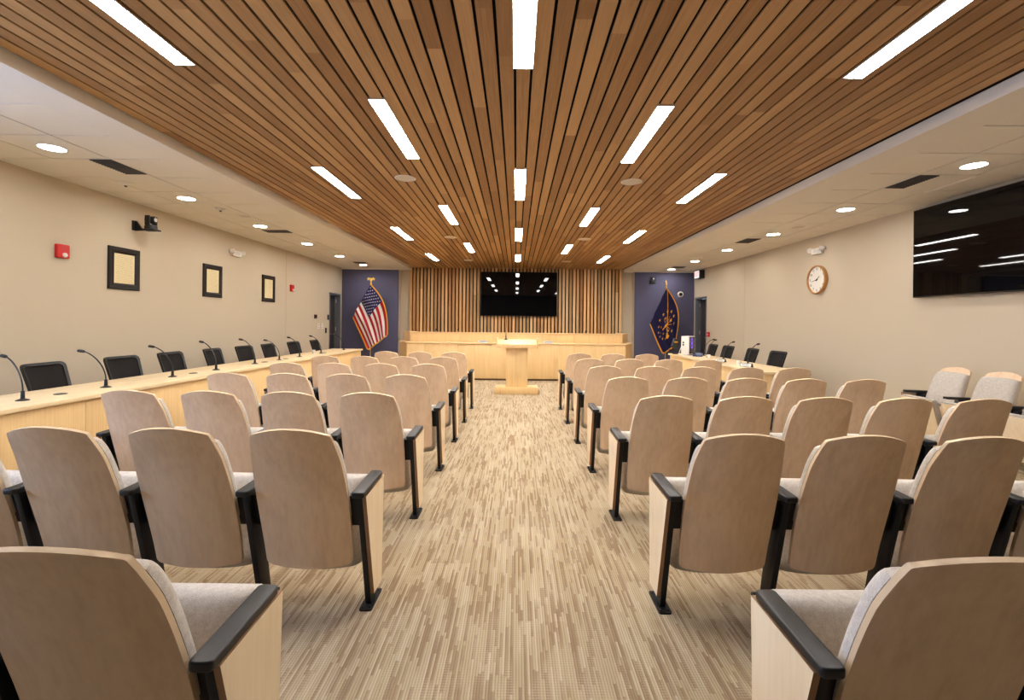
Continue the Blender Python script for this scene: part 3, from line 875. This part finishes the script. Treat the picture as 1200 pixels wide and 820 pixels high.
# ------------------------------------------------------------------ screens
def tv(name, label, loc, rotz, w, h, ports=True):
    r = thing(name, label, 'television', loc, rotz)     # local: face towards -y
    MB().box(-w/2, w/2, -.02, .03, -h/2, h/2).build('housing', M['bezel'], r, bevel=.004)
    MB().box(-w/2+.012, w/2-.012, -.0225, -.0195, -h/2+.016, h/2-.012).build('screen', M['screen'], r, smooth=0)
    MB().box(-w*.3, w*.3, .03, .075, -h*.25, h*.25).build('rear_cover', M['black'], r, bevel=.01)
    return r
tv('wall_mounted_television', 'large black wall screen centred on the slatted wall above the dais', (.078, 14.762, 2.315), 0, 2.44, 1.41)
tv('wall_mounted_television', 'large black side screen high on the clock wall reflecting the lights', (5.495, 5.31, 2.40), pi/2*-1, 2.12, 1.20)

# ------------------------------------------------------------------ left wall fittings
def strobe(x, y, z, s, label):
    r = thing('wall_mounted_alarm', label, 'fire alarm', (x, y, z), pi/2*-s*-1, 'red alarm strobes')
    # local: wall behind at +y? build facing +x then rotate
    r.rotation_euler = (0, 0, 0 if s > 0 else pi)
    MB().prism(round_rect(-.075, .075, -.082, .082, .012), 0, .045, 'x').build('housing', M['red'], r, bevel=.008)
    MB().lathe([(.03,0),(.028,.012),(.018,.022),(.0,.025)], 16, 0, Matrix.Translation((.043, .01, -.045)) @ Matrix.Rotation(pi/2, 4, 'Y')).build('lens', M['clear'], r)
    b = MB()
    for k in range(5): b.box(.044, .049, -.055, .055, .01+k*.012, .016+k*.012)
    b.build('sounder_grille', M['red'], r)
strobe(XL, 5.53, 2.2, 1, 'red fire alarm strobe on the wall near the camera, before the first certificate')
strobe(XL, 11.2, 2.18, 1, 'red fire alarm strobe on the wall between the last certificate and the door')
for k, y in enumerate((6.42, 8.29, 10.16)):
    r = thing('framed_certificate', ('dark framed parchment certificate nearest the camera, beside the alarm strobe', 'dark framed parchment certificate, middle one of three', 'dark framed parchment certificate nearest the striped flag')[k],
              'picture', (XL, y, 2.09), 0, 'framed certificates')
    w, h = .255, .29
    b = MB()
    prof = [(0, .0), (.0, .022), (.012, .030), (.05, .026), (.058, .034), (.085, .020), (.085, .0)]
    ring = []
    for (d, xx) in prof:
        ring.append([(xx, -w+d, -h+d), (xx, w-d, -h+d), (xx, w-d, h-d), (xx, -w+d, h-d)])
    vs = [p for q in ring for p in q]; fs = []
    for i in range(len(prof)):
        j = (i+1) % len(prof)
        for c in range(4): fs.append((i*4+c, i*4+(c+1) % 4, j*4+(c+1) % 4, j*4+c))
    b.add(vs, fs); b.build('frame', M['frame'], r, smooth=25)
    MB().box(.004, .012, -w+.08, w-.08, -h+.08, h-.08).build('document', M['parch'], r, smooth=0)
# wall camera on a bracket
def ptz(label, loc, rot):
    r = thing('wall_camera', label, 'camera', loc, rot, 'black pan tilt cameras')   # local: wall at y=0, projects to -y
    MB().box(-.05, .05, -.008, 0, -.02, .12).build('wall_plate', M['black'], r, bevel=.003)
    MB().prism([(-.008,-.02),(-.33,-.02),(-.33,0),(-.15,0),(-.10,.02),(-.03,.12),(-.008,.12)], -.012, .012, 'x').box(-.07, .07, -.33, -.14, -.02, 0).build('bracket', M['black'], r, bevel=.003)
    MB().lathe([(.075,0),(.078,.03),(.07,.06),(.0,.06)], 24, 0, Matrix.Translation((0,-.235,.0))).build('base', M['black'], r)
    b = MB()
    for s in (-1, 1): b.box(s*.065-.012, s*.065+.012, -.27, -.20, .05, .19)
    b.build('yoke', M['black'], r, bevel=.008)
    hd = MB().tube([(0,-.17,.135),(0,-.18,.135),(0,-.28,.135),(0,-.30,.135)], [.035,.052,.052,.04], 20).build('camera_head', M['black'], r)
    MB().tube([(0,-.299,.135),(0,-.306,.135)], .028, 16).build('lens', M['clear'], hd)
ptz('black pan tilt camera on a bracket above the first certificate', (XL, 6.6, 2.68), pi/2)
ptz('black pan tilt camera on the blue wall beside the dark blue flag', (4.2, 14.45, 2.66), 0)
# emergency lights
def elight(label, x, y, z, s):
    r = thing('wall_mounted_emergency_light', label, 'emergency light', (x, y, z), 0 if s > 0 else pi, 'emergency lights')
    MB().prism(round_rect(-.14, .14, -.055, .055, .01), 0, .06, 'x').build('housing', M['white'], r, bevel=.01)
    for q in (-1, 1):
        Mx = Matrix.Translation((.055, q*.17, .03)) @ Matrix.Rotation(q*-.9, 4, 'Z') @ Matrix.Rotation(pi/2, 4, 'Y')
        MB().lathe([(.025,-.05),(.04,-.02),(.05,.03),(.046,.034),(.0,.034)], 18, 0, Mx).build('lamp_head', M['white'], r)
    MB().prism(round_rect(-.07, .07, -.03, .035, .02), .058, .064, 'x').build('lens', M['clear'], r)
    MB().box(.058, .063, .09, .10, -.045, -.038).build('indicator', M['green'], r)
elight('white twin head emergency light above the middle certificate', XL, 8.95, 2.68, 1)
elight('white twin head emergency light above the clock', XR, 8.5, 2.775, -1)
# small wall devices
def plate(name, label, cat, x, y, z, w, h, d, mat, s=1, group=None):
    r = thing(name, label, cat, (x, y, z), 0 if s > 0 else pi, group)
    MB().prism(round_rect(-w/2, w/2, -h/2, h/2, min(w, h)*.12), 0, d, 'x').build('housing', mat, r, bevel=.003)
    return r
p = plate('wall_mounted_thermostat', 'small black square thermostat between the alarm strobe and the door', 'thermostat', XL, 12.55, 1.51, .13, .11, .03, M['black'])
MB().box(.030, .032, -.04, .04, -.02, .035).build('display', M['screen'], p, smooth=0)
for y, l in ((12.78, 'white outlet plate below the thermostat, farther from the door'), (13.02, 'white outlet plate below the thermostat, nearer the door')):
    p = plate('outlet_plate', l, 'outlet', XL, y, 1.25, .12, .14, .008, M['white'], 1, 'white outlet plates')
    b = MB()
    for q in (-1, 1): b.box(.0085, .0105, -.02, .02, q*.032-.014, q*.032+.014)
    b.build('socket', M['grille'], p, smooth=0)
p = plate('light_switch', 'dark switch plate beside the door, upper of two', 'switch', XL, 13.40, 1.50, .09, .15, .02, M['black'], 1)
MB().box(.02, .026, -.015, .015, -.03, .03).build('rocker', M['grille'], p)
p = plate('wall_mounted_card_reader', 'dark card reader beside the door, lower of two', 'card reader', XL, 13.25, 1.12, .07, .15, .025, M['black'], 1)
MB().box(.025, .027, -.012, .012, .04, .05).build('indicator', M['red'], p)

# ------------------------------------------------------------------ right wall fittings
def text_mesh(s, size, mat, name='lettering'):
    cu = bpy.data.curves.new(name, 'FONT'); cu.body = s; cu.size = size; cu.align_x = 'CENTER'; cu.align_y = 'CENTER'; cu.extrude = .0008
    ob = bpy.data.objects.new('tmp_text', cu); C.objects.link(ob)
    bpy.context.view_layer.update()
    me = bpy.data.meshes.new_from_object(ob.evaluated_get(bpy.context.evaluated_depsgraph_get()))
    bpy.data.objects.remove(ob); me.name = name
    me.materials.clear(); me.materials.append(mat); return me
# local frame for things on the right wall: u = towards camera (-y), v = up, n = -x
WR = Matrix(((0,0,-1,0),(-1,0,0,0),(0,1,0,0),(0,0,0,1)))
r = thing('wall_clock', 'round wall clock with wooden rim and white dial beside the side screen', 'clock', (XR, 8.5, 2.25))
MB().lathe([(.262,0),(.265,.01),(.265,.055),(.255,.066),(.240,.066),(.236,.045),(.236,.03)], 64, 0, WR).build('rim', M['clockwood'], r)
MB().lathe([(.238,.02),(.238,.034)], 48, 0, WR).build('dial', M['white'], r, smooth=0)
b = bmesh.new()
for hnum in range(1, 13):
    me = text_mesh(str(hnum), .062, M['black'])
    a = pi/2 - hnum*pi/6
    me.transform(WR @ Matrix.Translation((.195*cos(a), .195*sin(a), .0355)))
    b.from_mesh(me); bpy.data.meshes.remove(me)
me = bpy.data.meshes.new('numerals'); b.to_mesh(me); b.free(); me.materials.append(M['black']); part(me, 'numerals', r)
def hand(name, ang, L, w):
    X = WR @ Matrix.Translation((0,0,.038)) @ Matrix.Rotation(ang, 4, 'Z')
    MB().prism([(-.03,-w),(L,-w*.35),(L,w*.35),(-.03,w)], 0, .002, 'z', 0, X).build(name, M['black'], r, smooth=0)
hand('hour_hand', pi/2 - 1.72*pi/6, .10, .012); hand('minute_hand', pi/2 - 43.2*pi/30, .165, .007)
MB().lathe([(.016,.034),(.016,.043),(.0,.044)], 16, 0, WR).build('hub', M['black'], r)

r = thing('exit_sign', 'lit EXIT sign with red letters above the door by the dark blue flag', 'sign', (XR, 13.85, 2.90))
MB().box(-.16, 0, -.19, .19, -.12, .12).build('housing', M['black'], r, bevel=.006)
MB().box(-.1625, -.1595, -.175, .175, -.105, .105).build('face', M['exitglow'], r, smooth=0)
me = text_mesh('EXIT', .19, M['exitred']); me.transform(WR @ Matrix.Translation((0,0,.1635)) @ Matrix.Scale(.82, 4, (1,0,0))); part(me, 'lettering', r)
p = plate('wall_mounted_pull_station', 'red fire alarm pull station beside the door on the clock wall', 'fire alarm', XR, 13.3, 1.12, .11, .14, .05, M['red'], -1)
MB().box(.05, .062, -.035, .035, -.012, .008).build('pull_bar', M['white'], p, bevel=.003)
r = thing('wall_mounted_camera', 'small white dome camera on the blue wall beside the dark blue flag', 'camera', (5.13, 14.45, 2.34))
Mx = Matrix.Rotation(pi/2, 4, 'X')
MB().lathe([(.09,0),(.09,.03),(.075,.05),(.055,.055)], 24, 0, Mx).build('housing', M['white'], r)
MB().lathe([(.055,.045),(.05,.075),(.03,.092),(.0,.098)], 24, 0, Mx).build('dome', M['screen'], r)

# ------------------------------------------------------------------ flags
def flag_cloth(corners, bulge, y0, amp, fn, nu=64, nv=52):
    """corners: A hoist-top, B fly-top, Cc fly-bottom, D hoist-bottom as (x,z)"""
    A, B, Cc, D = [Vector(c) for c in corners]
    def S(u, v):
        p = A*(1-u)*(1-v) + B*u*(1-v) + Cc*u*v + D*(1-u)*v
        p = p + Vector(bulge)*(sin(pi*u)*(1-v)**2)
        ph = v*9.0 + u*1.5
        a = amp*(.25+.75*min(1, (u+v)*1.2))
        y = y0 + a*sin(ph*1.5) + .5*a*sin(ph*3.1+1.0+u*2)
        x = p.x + .006*sin(ph*1.5+1.1)
        return Vector((x, y, p.y))
    return S
def surf_mesh(S, nu, nv, matf, u0=0, u1=1, v0=0, v1=1, th=.004):
    b = MB()
    vs = [S(u0+(u1-u0)*i/nu, v0+(v1-v0)*j/nv) for j in range(nv+1) for i in range(nu+1)]
    bk = [p + Vector((0, th, 0)) for p in vs]; N = len(vs); q = lambda j, i: j*(nu+1)+i
    for j in range(nv):
        for i in range(nu):
            f = (q(j,i), q(j,i+1), q(j+1,i+1), q(j+1,i)); k = matf(u0+(u1-u0)*(i+.5)/nu, v0+(v1-v0)*(j+.5)/nv)
            b.f.append(list(f)); b.m.append(k); b.f.append([N+a for a in f[::-1]]); b.m.append(k)
    ring = [q(0,i) for i in range(nu+1)] + [q(j,nu) for j in range(1,nv+1)] + [q(nv,i) for i in range(nu-1,-1,-1)] + [q(j,0) for j in range(nv-1,0,-1)]
    for a, c in zip(ring, ring[1:]+ring[:1]): b.f.append([a, N+a, N+c, c]); b.m.append(0)
    b.v = vs+bk
    return b
def on_surf(S, pts, b, d=.006, m=0, asp=1.0):
    """polygon (u,v) fan laid on the camera-facing side of the cloth"""
    vs = [S(u, v) + Vector((0, -d, 0)) for u, v in pts]
    c = sum(vs, Vector())/len(vs)
    b.add([c]+vs, [(0, i+1, (i+1) % len(vs)+1) for i in range(len(vs))], m)
def star(cu, cv, r, asp, rot=0):
    pts = []
    for k in range(10):
        rr = r if k % 2 == 0 else r*.42
        a = rot - pi/2 + k*pi/5
        pts.append((cu + rr*cos(a)*asp, cv + rr*sin(a)))
    return pts
def fringe(S, b, edges, w=.035):
    for (ua, va, ub, vb, du, dv) in edges:
        n = 40; vs = []
        for i in range(n+1):
            u = ua+(ub-ua)*i/n; v = va+(vb-va)*i/n
            p = S(u, v); q = S(u+du, v+dv); d = (q-p); d.y = 0; d = d.normalized()*w
            j = .004*(-1)**i
            vs += [p+Vector((0,-.006,0)), p+d+Vector((0,-.006,j)), p+d+Vector((0,.008,j)), p+Vector((0,.008,0))]
        fs = []
        for i in range(n):
            for k in range(4): fs.append((4*i+k, 4*i+(k+1) % 4, 4*i+4+(k+1) % 4, 4*i+4+k))
        fs += [(3,2,1,0), (4*n, 4*n+1, 4*n+2, 4*n+3)]
        b.add(vs, fs)
M['fred'] = newmat('flag red', rgb(172,28,40), .75, .2); M['fwhite'] = newmat('flag white', rgb(228,222,220), .75, .2)
M['fnavy'] = newmat('flag navy', rgb(38,40,88), .75, .2); M['fnavy2'] = newmat('state flag navy', rgb(26,24,64), .7, .25)
def flag_stand(label, x, y, ztop, finial):
    r = thing('flag_on_pole', label, 'flag', (x, y, 0))
    MB().lathe([(.17,0),(.17,.015),(.12,.04),(.05,.06),(.03,.10),(.0,.10)], 28).build('base', M['gold'], r)
    MB().tube([(0,0,.09),(0,0,ztop)], .014, 12).build('pole', M['gold'], r)
    return r
# striped flag
r = flag_stand('striped flag with star canton and gold fringe on the pole against the blue wall', -4.41, 13.95, 2.52, 'eagle')
S0 = flag_cloth([(-4.41, 2.49), (-3.90, .98), (-4.45, .56), (-4.92, 1.53)], (.16, .13), 13.87, .026, None)
S = lambda u, v: S0(u, v) - Vector((-4.41, 13.95, 0))
def usmat(u, v):
    if u < .4 and v < 7/13: return 2
    return 0 if int(v*13) % 2 == 0 else 1
b = surf_mesh(S, 70, 78, usmat)
for rr in range(9):
    nst = 6 if rr % 2 == 0 else 5
    for cc in range(nst):
        cu = .4*((2*cc+1+(rr % 2))/12); cv = (7/13)*((rr+1)/10)
        on_surf(S, star(cu, cv, .0225, .62), b, .006, 1)
cl = b.build('flag_cloth', [M['fred'], M['fwhite'], M['fnavy']], r, smooth=60)
b = MB(); fringe(S, b, [(0,0,1,0,0,-.02), (1,0,1,1,.02,0), (0,1,1,1,0,.02)]); b.build('fringe', M['goldf'], cl)
b = MB()   # eagle finial: ball, body and two raised wings
b.lathe([(.014,2.50),(.028,2.52),(.028,2.545),(.014,2.56),(.014,2.57)], 14)
b.tube([(0,0,2.57),(0,-.005,2.62),(0,-.01,2.67),(0,-.02,2.70),(0,-.045,2.705)], [.012,.03,.028,.016,.005], 12)
for s in (-1, 1):
    b.prism([(s*.01,2.60),(s*.06,2.66),(s*.10,2.63),(s*.115,2.69),(s*.07,2.725),(s*.03,2.70),(s*.012,2.67)], -.008, .008, 'y')
b.build('eagle_finial', M['gold'], r)
# navy state flag with torch and stars
r = flag_stand('dark navy flag with gold torch and stars on the pole against the blue wall', 4.52, 13.95, 2.50, 'spear')
S1 = flag_cloth([(4.50, 2.47), (4.78, .78), (4.43, .53), (4.03, 1.42)], (.21, .14), 13.87, .03, None)
S = lambda u, v: S1(u, v) - Vector((4.52, 13.95, 0))
cl = surf_mesh(S, 50, 50, lambda u, v: 0).build('flag_cloth', M['fnavy2'], r, smooth=60)
b = MB(); E = (.50, .47); asp = .68
def ep(x, y): return (E[0] + x*asp, E[1] + y)          # emblem coordinates: y down the flag
on_surf(S, [ep(-.018,.02), ep(.018,.02), ep(.030,.30), ep(-.030,.30)], b, .007)      # torch handle
on_surf(S, [ep(-.05,.0), ep(.05,.0), ep(.03,.05), ep(-.03,.05)], b, .008)
on_surf(S, [ep(-.035,0), ep(-.04,-.05), ep(-.01,-.10), ep(.0,-.13), ep(.02,-.08), ep(.04,-.05), ep(.035,0)], b, .008)
for k in range(7):
    a = -pi + pi*k/6
    d = Vector((cos(a), sin(a))); nn = Vector((-d.y, d.x))*.008
    on_surf(S, [ep(*(d*.09+nn)), ep(*(d*.24+nn*.4)), ep(*(d*.24-nn*.4)), ep(*(d*.09-nn))], b, .007)
for k in range(13):
    a = pi/2 + 2*pi*(k+.5)/13
    c = ep(.36*cos(a), .36*sin(a)+.02); on_surf(S, star(c[0], c[1], .046, asp), b, .007)
for k in range(5):
    a = pi/2 + 2*pi*(k+.5)/5*1.0
    c = ep(.21*cos(a), .21*sin(a)+.02); on_surf(S, star(c[0], c[1], .042, asp), b, .007)
c = ep(0, -.20); on_surf(S, star(c[0], c[1], .055, asp), b, .008)
b.build('emblem', M['goldf'], cl, smooth=0)
b = MB(); fringe(S, b, [(0,0,1,0,0,-.02), (1,0,1,1,.02,0), (0,1,1,1,0,.02)], .032); b.build('fringe', M['goldf'], cl)
b = MB().tube([(.0,-.02,2.47),(.01,-.13,2.40),(.015,-.15,2.0),(.01,-.155,1.6),(.0,-.155,1.14)], .007, 8)
b.lathe([(.0,1.15),(.022,1.13),(.026,1.08),(.032,.98),(.0,.97)], 12, 0, Matrix.Translation((0,-.155,0)))
b.build('tassel_cord', M['goldf'], r)
MB().lathe([(.014,2.48),(.03,2.50),(.03,2.53),(.012,2.55),(.035,2.60),(.03,2.66),(.0,2.74)], 14).build('spear_finial', M['gold'], r)

# ------------------------------------------------------------------ camera, world, view
cam = bpy.data.cameras.new('camera'); co = bpy.data.objects.new('camera', cam); C.objects.link(co)
cam.sensor_width = 36; cam.lens = 540/1200*36; cam.clip_start = .02
cam.shift_x = -5/1200; cam.shift_y = -32/1200
co.matrix_world = Matrix.Translation((0, 0, 1.4)) @ Matrix.Rotation(pi/2, 4, 'X') @ Matrix.Rotation(radians(.6), 4, 'Z')
sc = bpy.context.scene; sc.camera = co
w = bpy.data.worlds.new('world'); w.use_nodes = True; sc.world = w
w.node_tree.nodes['Background'].inputs[0].default_value = (.45, .62, 1.0, 1); w.node_tree.nodes['Background'].inputs[1].default_value = 34.0
sc.view_settings.view_transform = 'Standard'; sc.view_settings.look = 'None'
sc.view_settings.gamma = 1; sc.view_settings.use_curve_mapping = False
sc.view_settings.exposure = 0.32
sc.cycles.use_denoising = True
sc.cycles.max_bounces = 10; sc.cycles.diffuse_bounces = 6
